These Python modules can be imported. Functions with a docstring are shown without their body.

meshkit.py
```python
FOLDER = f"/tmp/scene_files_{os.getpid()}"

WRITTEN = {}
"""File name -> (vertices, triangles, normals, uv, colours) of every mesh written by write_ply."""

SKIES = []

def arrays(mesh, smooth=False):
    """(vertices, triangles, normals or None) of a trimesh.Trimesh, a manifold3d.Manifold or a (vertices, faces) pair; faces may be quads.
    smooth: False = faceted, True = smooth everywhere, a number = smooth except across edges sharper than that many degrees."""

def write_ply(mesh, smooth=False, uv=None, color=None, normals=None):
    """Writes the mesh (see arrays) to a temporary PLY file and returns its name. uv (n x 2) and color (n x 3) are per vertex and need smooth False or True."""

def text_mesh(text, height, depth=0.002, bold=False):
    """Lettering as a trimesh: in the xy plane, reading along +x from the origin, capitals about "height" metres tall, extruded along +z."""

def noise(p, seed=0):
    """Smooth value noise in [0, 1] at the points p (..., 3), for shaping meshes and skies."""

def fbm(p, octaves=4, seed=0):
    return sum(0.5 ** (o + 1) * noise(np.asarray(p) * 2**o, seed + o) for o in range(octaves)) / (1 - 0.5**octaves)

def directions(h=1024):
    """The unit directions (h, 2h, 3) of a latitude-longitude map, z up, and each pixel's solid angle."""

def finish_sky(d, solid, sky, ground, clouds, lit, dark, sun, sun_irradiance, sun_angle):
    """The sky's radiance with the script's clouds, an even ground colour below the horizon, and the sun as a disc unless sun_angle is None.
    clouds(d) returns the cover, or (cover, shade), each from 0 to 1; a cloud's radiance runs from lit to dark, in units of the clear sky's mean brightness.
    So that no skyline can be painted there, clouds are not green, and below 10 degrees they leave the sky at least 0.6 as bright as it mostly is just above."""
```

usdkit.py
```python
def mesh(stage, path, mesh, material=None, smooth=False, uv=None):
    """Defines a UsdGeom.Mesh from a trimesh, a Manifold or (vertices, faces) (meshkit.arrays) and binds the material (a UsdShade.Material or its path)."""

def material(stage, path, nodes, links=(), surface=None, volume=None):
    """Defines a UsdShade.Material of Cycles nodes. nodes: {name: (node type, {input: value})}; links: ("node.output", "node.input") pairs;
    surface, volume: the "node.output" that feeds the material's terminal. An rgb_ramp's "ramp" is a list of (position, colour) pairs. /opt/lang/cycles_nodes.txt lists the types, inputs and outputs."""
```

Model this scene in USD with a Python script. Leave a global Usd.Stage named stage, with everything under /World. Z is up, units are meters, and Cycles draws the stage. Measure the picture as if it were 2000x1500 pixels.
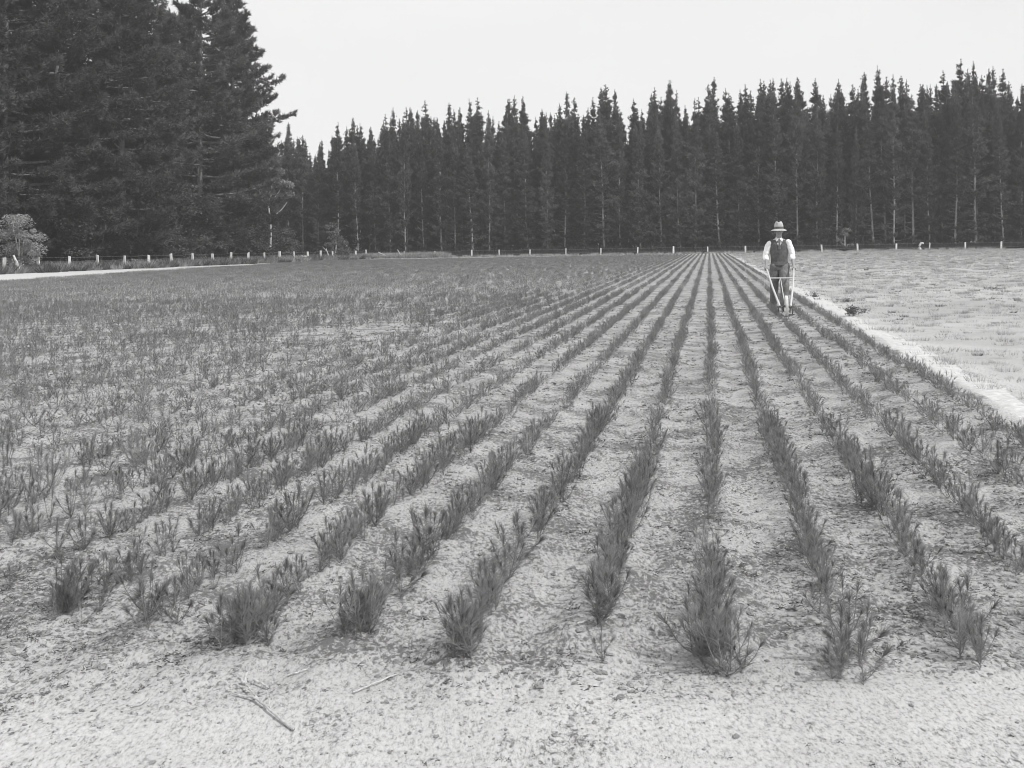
import math
import numpy as np, trimesh, manifold3d as m3, usdkit, meshkit
from pxr import Usd, UsdGeom, UsdLux, UsdShade, Gf, Sdf, Vt

stage = Usd.Stage.CreateInMemory()
UsdGeom.SetStageUpAxis(stage, 'Z'); UsdGeom.SetStageMetersPerUnit(stage, 1.0)
UsdGeom.Xform.Define(stage, '/World'); UsdGeom.Scope.Define(stage, '/World/Looks')

# ------------------------------------------------------------------ camera, sky, sun, exposure
FOC, ROLL, HORIZON, EYE = 2100.0, 0.0165, 481.0, 1.4        # focal length and horizon in pixels of a 2000 x 1500 plate
EXPOSURE = 0.24
SUN_AZ, SUN_EL = math.radians(128), math.radians(50)          # azimuth from +y (view direction) towards +x
SUN_INTENSITY, SKY_STRENGTH = 0.72, 0.10
cam = UsdGeom.Camera.Define(stage, '/World/camera')
c_, s_ = math.cos(ROLL), math.sin(ROLL)
cam.AddTransformOp().Set(Gf.Matrix4d(c_, 0, -s_, 0, s_, 0, c_, 0, 0, -1, 0, 0, 0, 0, EYE, 1))
cam.CreateHorizontalApertureAttr(36.0); cam.CreateVerticalApertureAttr(27.0)
cam.CreateFocalLengthAttr(36.0 * FOC / 2000); cam.CreateVerticalApertureOffsetAttr(-36.0 * (750 - HORIZON) / 2000)
cam.CreateExposureAttr(EXPOSURE); cam.CreateClippingRangeAttr((0.05, 5000))
sky_mat = usdkit.material(stage, '/World/Looks/sky_look', {
    'sky': ('sky_texture', {'sky_type': 'single_scattering', 'sun_disc': False, 'sun_elevation': SUN_EL, 'sun_rotation': SUN_AZ}),
    'bw': ('rgb_to_bw', {}),
    'tc': ('texture_coordinate', {}),
    'mp': ('mapping', {'scale': (1.0, 1.0, 3.0)}),
    'n': ('noise_texture', {'scale': 2.2, 'detail': 5.0, 'roughness': 0.55}),
    'cover': ('map_range', {'from_min': 0.2, 'from_max': 0.8, 'to_min': 0.8, 'to_max': 0.98, 'clamp': True}),
    'mix': ('mix', {'color2': (8.0, 8.0, 8.0)}),
    'bg': ('background_shader', {'strength': SKY_STRENGTH})},
    [('sky.color', 'bw.color'), ('tc.generated', 'mp.vector'), ('mp.vector', 'n.vector'), ('n.fac', 'cover.value'), ('cover.result', 'mix.fac'),
     ('bw.val', 'mix.color1'), ('mix.color', 'bg.color')], surface='bg.background')
dome = UsdLux.DomeLight.Define(stage, '/World/sky')
UsdShade.MaterialBindingAPI.Apply(dome.GetPrim()).Bind(sky_mat)
dome.GetPrim().SetCustomDataByKey('kind', 'structure')
sun = UsdLux.DistantLight.Define(stage, '/World/sun')
sun.CreateIntensityAttr(SUN_INTENSITY); sun.CreateAngleAttr(0.53); sun.CreateNormalizeAttr(True); sun.CreateColorAttr((1.0, 0.99, 0.98))
sx, sy, sz = math.sin(SUN_AZ) * math.cos(SUN_EL), math.cos(SUN_AZ) * math.cos(SUN_EL), math.sin(SUN_EL)
zb = np.array([sx, sy, sz]); xb = np.cross([0, 0, 1], zb); xb /= np.linalg.norm(xb); yb = np.cross(zb, xb)
sun.AddTransformOp().Set(Gf.Matrix4d(*xb, 0, *yb, 0, *zb, 0, 0, 0, 0, 1))

# ------------------------------------------------------------------ helpers
used = {}
def numbered(path):
    n = used.get(path, 0); used[path] = n + 1
    return path if n == 0 else '%s_%03d' % (path, n)

def tag(p, label=None, cat=None, group=None, kind=None):
    p = p.GetPrim() if hasattr(p, 'GetPrim') else p
    for k, v in (('label', label), ('category', cat), ('group', group), ('kind', kind)):
        if v: p.SetCustomDataByKey(k, v)
    return p

def place(x, loc, rotz=0.0, scale=None, tilt=None):
    x.AddTranslateOp().Set(Gf.Vec3d(*map(float, loc)))
    x.AddRotateZOp().Set(math.degrees(rotz))
    if tilt: x.AddRotateXOp().Set(tilt)
    if scale is not None: x.AddScaleOp().Set(Gf.Vec3f(*map(float, np.broadcast_to(scale, 3))))

def thing(name, label, cat, loc=(0, 0, 0), rotz=0.0, group=None, scale=None, tilt=None):
    x = UsdGeom.Xform.Define(stage, numbered('/World/' + name))
    place(x, loc, rotz, scale, tilt)
    return tag(x, label, cat, group)

def obj(name, mesh, mat, parent=None, smooth=False, kind=None, label=None):
    path = numbered((str(parent.GetPath()) if parent else '/World') + '/' + name)
    m = usdkit.mesh(stage, path, mesh, mat, smooth=smooth)
    m.CreateDoubleSidedAttr(True)
    return tag(m, label=label, kind=kind)

def copy(src, name, label, cat, loc, rotz, group=None, scale=None, tilt=None):
    t = thing(name, label, cat, loc, rotz, group, scale, tilt)
    t.GetReferences().AddInternalReference(src.GetPath()); t.SetInstanceable(True)
    return t

def scatter(name, protos, pos, idx, rotz, scale, label, cat, group=None, tilt=None):
    pi = UsdGeom.PointInstancer.Define(stage, numbered('/World/' + name))
    tag(pi, label, cat, group, 'stuff')
    rel = pi.CreatePrototypesRel()
    for nm, mesh, mat in protos:
        p = obj(nm, mesh, mat, pi.GetPrim()); rel.AddTarget(p.GetPath())
    pi.CreatePositionsAttr(Vt.Vec3fArray.FromNumpy(np.asarray(pos, np.float32)))
    pi.CreateProtoIndicesAttr(Vt.IntArray.FromNumpy(np.asarray(idx, np.int32)))
    h = np.asarray(rotz) / 2
    q = np.zeros((len(h), 4)); q[:, 0] = np.cos(h); q[:, 3] = np.sin(h)
    pi.CreateOrientationsAttr(Vt.QuathArray([Gf.Quath(float(a[0]), 0.0, 0.0, float(a[3])) for a in q]))
    sc = np.asarray(scale, np.float32); sc = np.repeat(sc[:, None], 3, 1) if sc.ndim == 1 else sc
    pi.CreateScalesAttr(Vt.Vec3fArray.FromNumpy(np.ascontiguousarray(sc)))
    return pi

class MB:                                                     # gathers triangles
    def __init__(self): self.v, self.f, self.n = [], [], 0
    def add(self, v, f):
        v = np.asarray(v, float); self.v.append(v); self.f.append(np.asarray(f, int) + self.n); self.n += len(v); return self
    def mesh(self, m):
        if hasattr(m, 'to_mesh'):
            t = m.to_mesh(); return self.add(t.vert_properties[:, :3], t.tri_verts)
        return self.add(m.vertices, m.faces)
    def out(self): return np.vstack(self.v), np.vstack(self.f)

def tube(pts, radii, sides=5, cap=True):
    p = np.asarray(pts, float); n = len(p)
    t = np.gradient(p, axis=0); t /= np.linalg.norm(t, axis=1, keepdims=True) + 1e-12
    ref = np.array([0, 0, 1.0]) if abs(t[:, 2].mean()) < 0.85 else np.array([1.0, 0, 0])
    a = np.cross(t, ref); a /= np.linalg.norm(a, axis=1, keepdims=True) + 1e-12
    b = np.cross(t, a)
    ang = np.arange(sides) * 2 * np.pi / sides
    v = p[:, None] + np.broadcast_to(radii, (n,))[:, None, None] * (np.cos(ang)[None, :, None] * a[:, None] + np.sin(ang)[None, :, None] * b[:, None])
    v = v.reshape(-1, 3)
    i, j = np.meshgrid(np.arange(n - 1), np.arange(sides), indexing='ij'); i, j = i.ravel(), j.ravel()
    q = np.stack([i * sides + j, i * sides + (j + 1) % sides, (i + 1) * sides + (j + 1) % sides, (i + 1) * sides + j], 1)
    f = np.vstack([q[:, [0, 2, 1]], q[:, [0, 3, 2]]])
    if cap:
        v = np.vstack([v, p[0], p[-1]]); k = np.arange(sides)
        f = np.vstack([f, np.stack([np.full(sides, n * sides), k, (k + 1) % sides], 1), np.stack([np.full(sides, n * sides + 1), (n - 1) * sides + (k + 1) % sides, (n - 1) * sides + k], 1)])
    return v, f

def unit(v): return v / (np.linalg.norm(v, axis=-1, keepdims=True) + 1e-12)

def blades(P, D, length, width, rng):
    """one thin triangle per row: base at P, tip along D"""
    D = unit(D); side = unit(np.cross(D, unit(rng.normal(size=D.shape))))
    L, W = np.broadcast_to(length, len(P))[:, None], np.broadcast_to(width, len(P))[:, None]
    v = np.stack([P - side * W / 2, P + side * W / 2, P + D * L], 1).reshape(-1, 3)
    return v, np.arange(len(v)).reshape(-1, 3)

def tufts(P, D, n, length, width, spread, rng):
    """n blades at each point, fanned about D"""
    PP, DD = np.repeat(P, n, 0), np.repeat(unit(D), n, 0)
    DD = DD + rng.normal(size=DD.shape) * spread
    return blades(PP, DD, length * rng.uniform(0.6, 1.2, len(PP)), width * rng.uniform(0.7, 1.3, len(PP)), rng)

def leaves(P, size, rng, flat=0.5):
    n = len(P); a = unit(rng.normal(size=(n, 3)) * [1, 1, flat]); b = unit(np.cross(a, rng.normal(size=(n, 3))))
    s = (size * rng.uniform(0.6, 1.3, n))[:, None]
    v = np.stack([P - a * s, P - b * s * 0.4, P + a * s, P + b * s * 0.4], 1).reshape(-1, 3)
    k = np.arange(n)[:, None] * 4
    return v, np.vstack([k + [0, 1, 2], k + [0, 2, 3]])

ORD = ['first', 'second', 'third', 'fourth', 'fifth', 'sixth', 'seventh', 'eighth', 'ninth', 'tenth', 'eleventh', 'twelfth', 'thirteenth', 'fourteenth', 'fifteenth', 'sixteenth',
       'seventeenth', 'eighteenth', 'nineteenth', 'twentieth'] + ['twenty-' + x for x in 'first second third fourth fifth sixth seventh eighth ninth'.split()] + ['thirtieth'] + \
      ['thirty-' + x for x in 'first second third fourth fifth sixth seventh eighth ninth'.split()] + ['fortieth'] + ['forty-' + x for x in 'first second third fourth fifth sixth seventh eighth ninth'.split()] + ['fiftieth'] + \
      ['fifty-' + x for x in 'first second third fourth fifth sixth seventh eighth ninth'.split()]

# ------------------------------------------------------------------ materials (an orthochromatic plate: everything is grey)
def leaf_look(name, v, trans=0.25, vary=0.5, scale=0.6, rough=0.7):
    lo, hi = v * (1 - vary * 0.6), v * (1 + vary)
    return usdkit.material(stage, '/World/Looks/' + name, {
        'g': ('geometry', {}), 'n': ('noise_texture', {'scale': scale, 'detail': 3.0}), 'oi': ('object_info', {}),
        'r': ('rgb_ramp', {'ramp': [(0.25, (lo,) * 3), (0.75, (hi,) * 3)]}),
        'isl': ('map_range', {'from_min': 0.0, 'from_max': 1.0, 'to_min': 0.72, 'to_max': 1.28}),
        'obr': ('map_range', {'from_min': 0.0, 'from_max': 1.0, 'to_min': 0.7, 'to_max': 1.3}),
        'mm': ('math', {'math_type': 'multiply'}), 'cc': ('combine_color', {}),
        'mx': ('mix', {'mix_type': 'multiply', 'fac': 1.0}),
        'p': ('principled_bsdf', {'roughness': rough, 'specular_ior_level': 0.25}), 't': ('translucent_bsdf', {}), 'm': ('mix_closure', {'fac': trans})},
        [('g.position', 'n.vector'), ('n.fac', 'r.fac'), ('g.random_per_island', 'isl.value'), ('oi.random', 'obr.value'), ('isl.result', 'mm.value1'), ('obr.result', 'mm.value2'),
         ('mm.value', 'cc.r'), ('mm.value', 'cc.g'), ('mm.value', 'cc.b'), ('r.color', 'mx.color1'), ('cc.color', 'mx.color2'),
         ('mx.color', 'p.base_color'), ('mx.color', 't.color'), ('p.BSDF', 'm.closure1'), ('t.BSDF', 'm.closure2')], surface='m.closure')

def plain_look(name, v, vary=0.25, scale=20.0, rough=0.8, bump=0.0, stretch=(1, 1, 1), coords='object', spec=0.3):
    lo, hi = v * (1 - vary), v * (1 + vary)
    nodes = {'tc': ('texture_coordinate', {}), 'g': ('geometry', {}), 'mp': ('mapping', {'scale': stretch}), 'n': ('noise_texture', {'scale': scale, 'detail': 5.0, 'roughness': 0.6}),
             'r': ('rgb_ramp', {'ramp': [(0.3, (lo,) * 3), (0.7, (hi,) * 3)]}), 'p': ('principled_bsdf', {'roughness': rough, 'specular_ior_level': spec})}
    links = [('tc.object' if coords == 'object' else 'g.position', 'mp.vector'), ('mp.vector', 'n.vector'), ('n.fac', 'r.fac'), ('r.color', 'p.base_color')]
    if bump:
        nodes['b'] = ('bump', {'strength': 0.6, 'distance': bump}); links += [('n.fac', 'b.height'), ('b.normal', 'p.normal')]
    return usdkit.material(stage, '/World/Looks/' + name, nodes, links, surface='p.BSDF')

M = dict(
    pine=leaf_look('pine_needles', 0.12, 0.3, 0.75, 0.3), bigpine=leaf_look('old_pine_needles', 0.12, 0.3, 0.9, 0.28),
    seedling=leaf_look('seedling_needles', 0.31, 0.42, 0.3, 3.0, 0.5), shrub=leaf_look('shrub_leaves', 0.11, 0.2, 0.5, 0.8),
    palebush=leaf_look('pale_leaves', 0.34, 0.3, 0.5, 1.5), gum=leaf_look('gum_leaves', 0.26, 0.3, 0.5, 1.0),
    verge=leaf_look('verge_grass_blades', 0.34, 0.3, 0.6, 0.5), straw=leaf_look('straw_blades', 0.5, 0.3, 0.35, 0.8), weed=leaf_look('weed_leaves', 0.16, 0.2, 0.4, 2.0),
    under=leaf_look('understorey_leaves', 0.06, 0.15, 0.5, 0.5),
    bark=plain_look('pale_pine_bark', 0.27, 0.35, 3.0, 0.9, 0.02, (3, 3, 0.6)), oldbark=plain_look('old_pine_bark', 0.16, 0.35, 2.0, 0.9, 0.03, (3, 3, 0.5)),
    palebark=plain_look('gum_bark', 0.5, 0.2, 4.0, 0.7, 0.0, (1, 1, 0.3)), stem=plain_look('seedling_stem', 0.2, 0.2, 40.0),
    post=plain_look('weathered_post', 0.66, 0.2, 8.0, 0.85, 0.01, (4, 4, 0.5)), wire=plain_look('fence_wire', 0.3, 0.1, 10.0, 0.5),
    deadwood=plain_look('bleached_wood', 0.55, 0.25, 12.0, 0.85, 0.004), stick=plain_look('dry_stick', 0.42, 0.35, 60.0, 0.85, 0.002),
    clod=plain_look('soil_clod', 0.22, 0.35, 30.0, 0.95, 0.004, coords='world'), litter=leaf_look('dry_litter', 0.11, 0.1, 0.5, 6.0),
)

# ------------------------------------------------------------------ the ground
SLOPE, PITCH = 0.1833, 0.422                                  # rows run along x = SLOPE * y + q, q = k * PITCH
def qx(x, y): return x - SLOPE * y
def ss(a, b, x): t = np.clip((x - a) / (b - a), 0, 1); return t * t * (3 - 2 * t)
def P3(x, y, z=0.0): return np.stack([np.asarray(x, float), np.asarray(y, float), np.zeros_like(np.asarray(x, float)) + z], -1)
ROW_START = {-7: 4.3, -6: 4.12, -5: 3.98, -4: 3.74, -3: 3.80, -2: 3.55, -1: 3.88, 0: 3.47, 1: 3.36, 2: 3.3, 3: 3.25, 4: 3.2, 5: 3.15}
def row_start(k): return ROW_START.get(k, 4.3 + 0.02 * (-7 - k) if k < 0 else 3.1)
def field_mask(x, y):
    """1 inside the bed of seedlings"""
    q = qx(x, y); e = meshkit.noise(P3(x * 0.5, y * 0.5, 3.0)) - 0.5
    return ss(3.1, 3.9, y) * (1 - ss(129, 133, y + e)) * ss(-26.4, -25.4, x + 1.2 * e - 2.2 * ss(75, 115, y)) * (1 - ss(2.3, 2.45, q + 0.1 * e))
def gz(x, y):
    x, y = np.asarray(x, float), np.asarray(y, float)
    near = 1 - ss(9, 26, np.hypot(x, y)); f = field_mask(x, y)
    big = meshkit.fbm(P3(x * 1.1, y * 1.1), 3, 5) - 0.5
    mid = meshkit.fbm(P3(x * 6, y * 6), 3, 9) - 0.5
    fine = meshkit.fbm(P3(x * 22, y * 22), 3, 21) - 0.5
    rowwave = np.cos(2 * np.pi * qx(x, y) / PITCH)
    z = near * (0.05 * big + (0.018 + 0.036 * f) * mid + (0.005 + 0.007 * f) * fine + 0.012 * f * rowwave)
    right = ss(2.9, 4.5, qx(x, y)) * (1 - ss(110, 135, y))
    return z + right * 0.03 * (meshkit.fbm(P3(x * 0.35, y * 0.35), 3, 31) - 0.5)
def graded(fine0, fine1, step, lo, hi, grow):
    a = list(np.arange(fine0, fine1, step)); s, p = step, fine1
    while p < hi: a.append(p); s *= grow; p += s
    a.append(hi); s, p, b = step * grow, fine0 - step, []
    while p > lo: b.append(p); s *= grow; p -= s
    b.append(lo)
    return np.array(b[::-1] + a)
gxs, gys = graded(-3.2, 3.2, 0.019, -700, 700, 1.05), graded(2.7, 6.4, 0.019, -60, 1200, 1.035)
GX, GY = np.meshgrid(gxs, gys)
GZ = gz(GX.ravel(), GY.ravel())
nx, ny = len(gxs), len(gys)
ii, jj = np.meshgrid(np.arange(ny - 1), np.arange(nx - 1), indexing='ij'); ii, jj = ii.ravel(), jj.ravel()
gf = np.stack([ii * nx + jj, ii * nx + jj + 1, (ii + 1) * nx + jj + 1, (ii + 1) * nx + jj], 1)
gv = np.stack([GX.ravel(), GY.ravel(), GZ], 1)
# sandy soil with dark litter; the litter's share comes from the bed mask
ground_mat = usdkit.material(stage, '/World/Looks/sandy_soil', {
    'g': ('geometry', {}), 'att': ('attribute', {'attribute': 'bed'}), 'dark': ('attribute', {'attribute': 'turf'}),
    'n1': ('noise_texture', {'scale': 0.9, 'detail': 4.0}), 'n2': ('noise_texture', {'scale': 70.0, 'detail': 7.0, 'roughness': 0.78}),
    'mp': ('mapping', {'scale': (1.25, 0.75, 1.0)}), 'mp2': ('mapping', {'scale': (1.2, 0.6, 1.0)}), 'n3': ('noise_texture', {'scale': 42.0, 'detail': 6.0, 'roughness': 0.72, 'distortion': 0.5}),
    'n4': ('noise_texture', {'scale': 140.0, 'detail': 3.0}), 'n5': ('noise_texture', {'scale': 2.6, 'detail': 3.0}),
    'base': ('rgb_ramp', {'ramp': [(0.3, (0.43,) * 3), (0.7, (0.52,) * 3)]}),
    'grain': ('rgb_ramp', {'ramp': [(0.36, (0.42,) * 3), (0.49, (0.95,) * 3), (0.62, (1.12,) * 3)]}),
    'gm': ('mix', {'mix_type': 'multiply', 'fac': 1.0}), 'bd': ('map_range', {'from_min': 0.0, 'from_max': 1.0, 'to_min': 1.02, 'to_max': 0.80}), 'bdc': ('combine_color', {}), 'bm': ('mix', {'mix_type': 'multiply', 'fac': 1.0}),
    'sh': ('math', {'math_type': 'multiply_add', 'value2': 0.115, 'value3': -0.04}),
    'sh2': ('math', {'math_type': 'multiply_add', 'value2': 0.6, 'value3': -0.30}),
    'sum': ('math', {'math_type': 'add'}), 'sum2': ('math', {'math_type': 'add'}),
    'lit': ('map_range', {'from_min': 0.555, 'from_max': 0.66, 'to_min': 0.0, 'to_max': 0.9, 'clamp': True}),
    'lm': ('mix', {'color2': (0.11,) * 3}),
    'tm': ('mix', {'color2': (0.10,) * 3}),
    'bp': ('bump', {'strength': 0.6, 'distance': 0.010}),
    'p': ('principled_bsdf', {'roughness': 0.95, 'specular_ior_level': 0.1})},
    [('g.position', 'n1.vector'), ('g.position', 'mp2.vector'), ('mp2.vector', 'n2.vector'), ('g.position', 'mp.vector'), ('mp.vector', 'n3.vector'), ('g.position', 'n4.vector'), ('g.position', 'n5.vector'),
     ('n1.fac', 'base.fac'), ('n2.fac', 'grain.fac'), ('base.color', 'gm.color1'), ('grain.color', 'gm.color2'),
     ('att.fac', 'sh.value1'), ('n5.fac', 'sh2.value1'), ('n3.fac', 'sum.value1'), ('sh.value', 'sum.value2'), ('sum.value', 'sum2.value1'), ('sh2.value', 'sum2.value2'),
     ('sum2.value', 'lit.value'), ('lit.result', 'lm.fac'), ('att.fac', 'bd.value'), ('bd.result', 'bdc.r'), ('bd.result', 'bdc.g'), ('bd.result', 'bdc.b'), ('gm.color', 'bm.color1'), ('bdc.color', 'bm.color2'), ('bm.color', 'lm.color1'), ('lm.color', 'tm.color1'), ('dark.fac', 'tm.fac'),
     ('n2.fac', 'bp.height'), ('bp.normal', 'p.normal'), ('tm.color', 'p.base_color')], surface='p.BSDF')
ground = obj('ground', (gv, gf), ground_mat, None, True, 'structure')
FX = lambda D: -38.1 + 0.254 * (D - 80)                        # line of the left fence
def FAR(x): return 150 - (x + 20.2) * 12 / 73.7                # line of the far fence
bed = field_mask(gv[:, 0], gv[:, 1])
turf = np.maximum(ss(0, 3, gv[:, 1] - FAR(gv[:, 0])), ss(-0.5, 1.0, FX(gv[:, 1]) - gv[:, 0]) * ss(40, 60, gv[:, 1]))
for nm, val in (('bed', bed), ('turf', np.maximum(turf * 0.85, ss(2.74, 3.1, qx(gv[:, 0], gv[:, 1])) * (0.04 + 0.4 * meshkit.fbm(P3(gv[:, 0] * 0.6, gv[:, 1] * 0.4), 3, 91) ** 1.5)))):
    UsdGeom.PrimvarsAPI(ground).CreatePrimvar(nm, Sdf.ValueTypeNames.FloatArray, 'vertex').Set(Vt.FloatArray.FromNumpy(val.astype(np.float32)))

sand_mat = plain_look('pale_path_sand', 0.50, 0.2, 14.0, 0.95, 0.01, coords='world', spec=0.1)
def strip(name, left, right, ys, n, seed):
    """a worn sandy sheet laid on the ground between two wavering edges"""
    ys = np.asarray(ys); wob = lambda s: meshkit.fbm(P3(ys * 0.8, ys * 0 + s), 3, seed) - 0.5
    l, r = left(ys) + 0.3 * wob(1.0), right(ys) + 0.3 * wob(7.0)
    t = np.linspace(0, 1, n); X = l[:, None] + (r - l)[:, None] * t; Y = np.repeat(ys[:, None], n, 1)
    Z = gz(X.ravel(), Y.ravel()).reshape(X.shape) + 0.016 * np.sin(np.pi * t) ** 0.5 - 0.010
    i, j = np.meshgrid(np.arange(len(ys) - 1), np.arange(n - 1), indexing='ij'); i, j = i.ravel(), j.ravel()
    return obj(name, (np.stack([X.ravel(), Y.ravel(), Z.ravel()], 1), np.stack([i * n + j, i * n + j + 1, (i + 1) * n + j + 1, (i + 1) * n + j], 1)), sand_mat, None, True, 'structure')
strip('path', lambda y: SLOPE * y + 2.34 + 0 * y, lambda y: SLOPE * y + 2.72 + 0.002 * y, np.concatenate([np.arange(2, 30, 0.12), np.arange(30, 132, 0.6)]), 14, 3)
strip('sandy_track', lambda y: np.minimum(FX(y) + 1.6, -27.5), lambda y: -25.6 + 2.2 * ss(75, 115, y), np.arange(45, 134, 0.5), 22, 8)

# thin summer haze
haze_mat = usdkit.material(stage, '/World/Looks/haze_air', {'v': ('principled_volume', {'color': (0.95, 0.95, 0.95), 'density': 0.0005})}, [], volume='v.volume')
hz = trimesh.creation.box([1430, 1300, 39.0]); hz.apply_translation([0, 570, 18.2])
obj('haze', hz, haze_mat, None, kind='stuff')

# ------------------------------------------------------------------ pines of the far plantation
def far_pine(seed, H, R, base, bare):
    """trunk, dead lower branches and a narrow ragged crown that ends in a spire"""
    rng = np.random.default_rng(seed)
    lean = rng.normal(size=2) * 0.012 + [-0.018, 0]
    zz = np.linspace(0, H, 12)
    axis = lambda z: np.stack([lean[0] * z + 0.05 * np.sin(z * 0.5 + seed), lean[1] * z + 0.05 * np.cos(z * 0.4), z], -1)
    trunk = MB().add(*tube(axis(zz), 0.14 * (1 - zz / H) ** 0.8 + 0.012, 7))
    br, PT, DT, LT = MB(), [], [], []
    z = 1.2
    while z < H - 0.4:
        t = (z - base) / (H - base)
        nb = rng.integers(3, 6)
        az0 = rng.uniform(0, 6.28)
        for b in range(nb):
            az = az0 + b * 6.283 / nb + rng.normal() * 0.3
            if t < 0:                                        # dead stubs under the crown
                L = rng.uniform(0.4, 1.5); el = rng.uniform(-0.2, 0.5); L *= 1.3; leafy = rng.random() < (0.3 if bare else 0.92)
            else:
                L = R * min(1, 0.55 + 1.8 * t) * (1 - t) ** 0.95 * rng.uniform(0.55, 1.25) + 0.08; el = 0.3 + 0.75 * t + rng.normal() * 0.12; leafy = rng.random() < (0.97 if t > 0.2 or not bare else 0.75)
            if t > 0.78 and rng.random() < 0.3: continue
            p0 = axis(np.array([z]))[0]; d = np.array([math.cos(az) * math.cos(el), math.sin(az) * math.cos(el), math.sin(el)])
            s = np.linspace(0, 1, 4)[:, None]; pts = p0 + d * L * s + np.array([0, 0, 0.12 * L]) * s ** 2
            br.add(*tube(pts, 0.028 * (1 - s[:, 0] * 0.8), 3, False))
            if leafy:
                n = max(2, int((4 if t < 0.8 else 1.5) + L * 12)); u = rng.uniform(0.25, 1.05, n) ** 0.8
                P = p0 + d * L * u[:, None] + rng.normal(size=(n, 3)) * [0.16, 0.16, 0.11] * (0.5 + L * 0.45)
                PT.append(P); DT.append(d * (0.6 if t < 0.75 else 0.25) + [0, 0, 0.75] + rng.normal(size=(n, 3)) * 0.3); LT.append(np.full(n, 0.44 if L > 0.7 else 0.14 + 0.4 * L))
        z += rng.uniform(0.38, 0.68) * (1.0 if t < 0.7 else 0.6)
    k = 9; zt = np.linspace(H - 1.6, H, k); PT.append(axis(zt)); DT.append(np.tile([0, 0, 1.0], (k, 1))); LT.append(np.full(k, 0.2))
    P, D, L = np.vstack(PT), np.vstack(DT), np.hstack(LT)
    fol = blades(np.repeat(P, 9, 0), np.repeat(unit(D), 9, 0) + rng.normal(size=(len(P) * 9, 3)) * 0.45, np.repeat(L, 9) * rng.uniform(0.6, 1.2, len(P) * 9), np.repeat(0.05 + 0.13 * L, 9) * rng.uniform(0.6, 1.3, len(P) * 9), rng)
    return trunk.out(), br.out(), fol
rng = np.random.default_rng(11)
PROTO_H = 22.0
far_specs = [(1, 2.5, 4.0, True), (2, 2.7, 1.8, False), (3, 2.3, 6.0, True), (4, 2.9, 2.0, False), (5, 2.2, 7.0, True), (6, 3.0, 1.5, False), (7, 2.4, 3.0, False), (8, 2.6, 8.0, True)]
far_meshes = [far_pine(a, PROTO_H, r, b, bare) for a, r, b, bare in far_specs]
far_first = {}
def far_tree(k, loc, rot, sc, label, group):
    if k not in far_first:
        t = thing('plantation_pine', label, 'pine tree', loc, rot, group, sc)
        tr, br, fo = far_meshes[k]
        obj('trunk', tr, M['bark'], t, True); obj('branches', br, M['bark'], t, kind='stuff'); obj('foliage', fo, M['pine'], t, kind='stuff')
        far_first[k] = t
        return
    copy(far_first[k], 'plantation_pine', label, 'pine tree', loc, rot, group, sc)
def top_height(px):                                           # the tree tops climb to the right
    return np.interp(px, [540, 640, 800, 1000, 1200, 1400, 1600, 1800, 2000], [19.6, 18.8, 21.4, 21.4, 22.2, 22.8, 22.8, 23.6, 23.4])
i = 0
front_px = []
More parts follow.
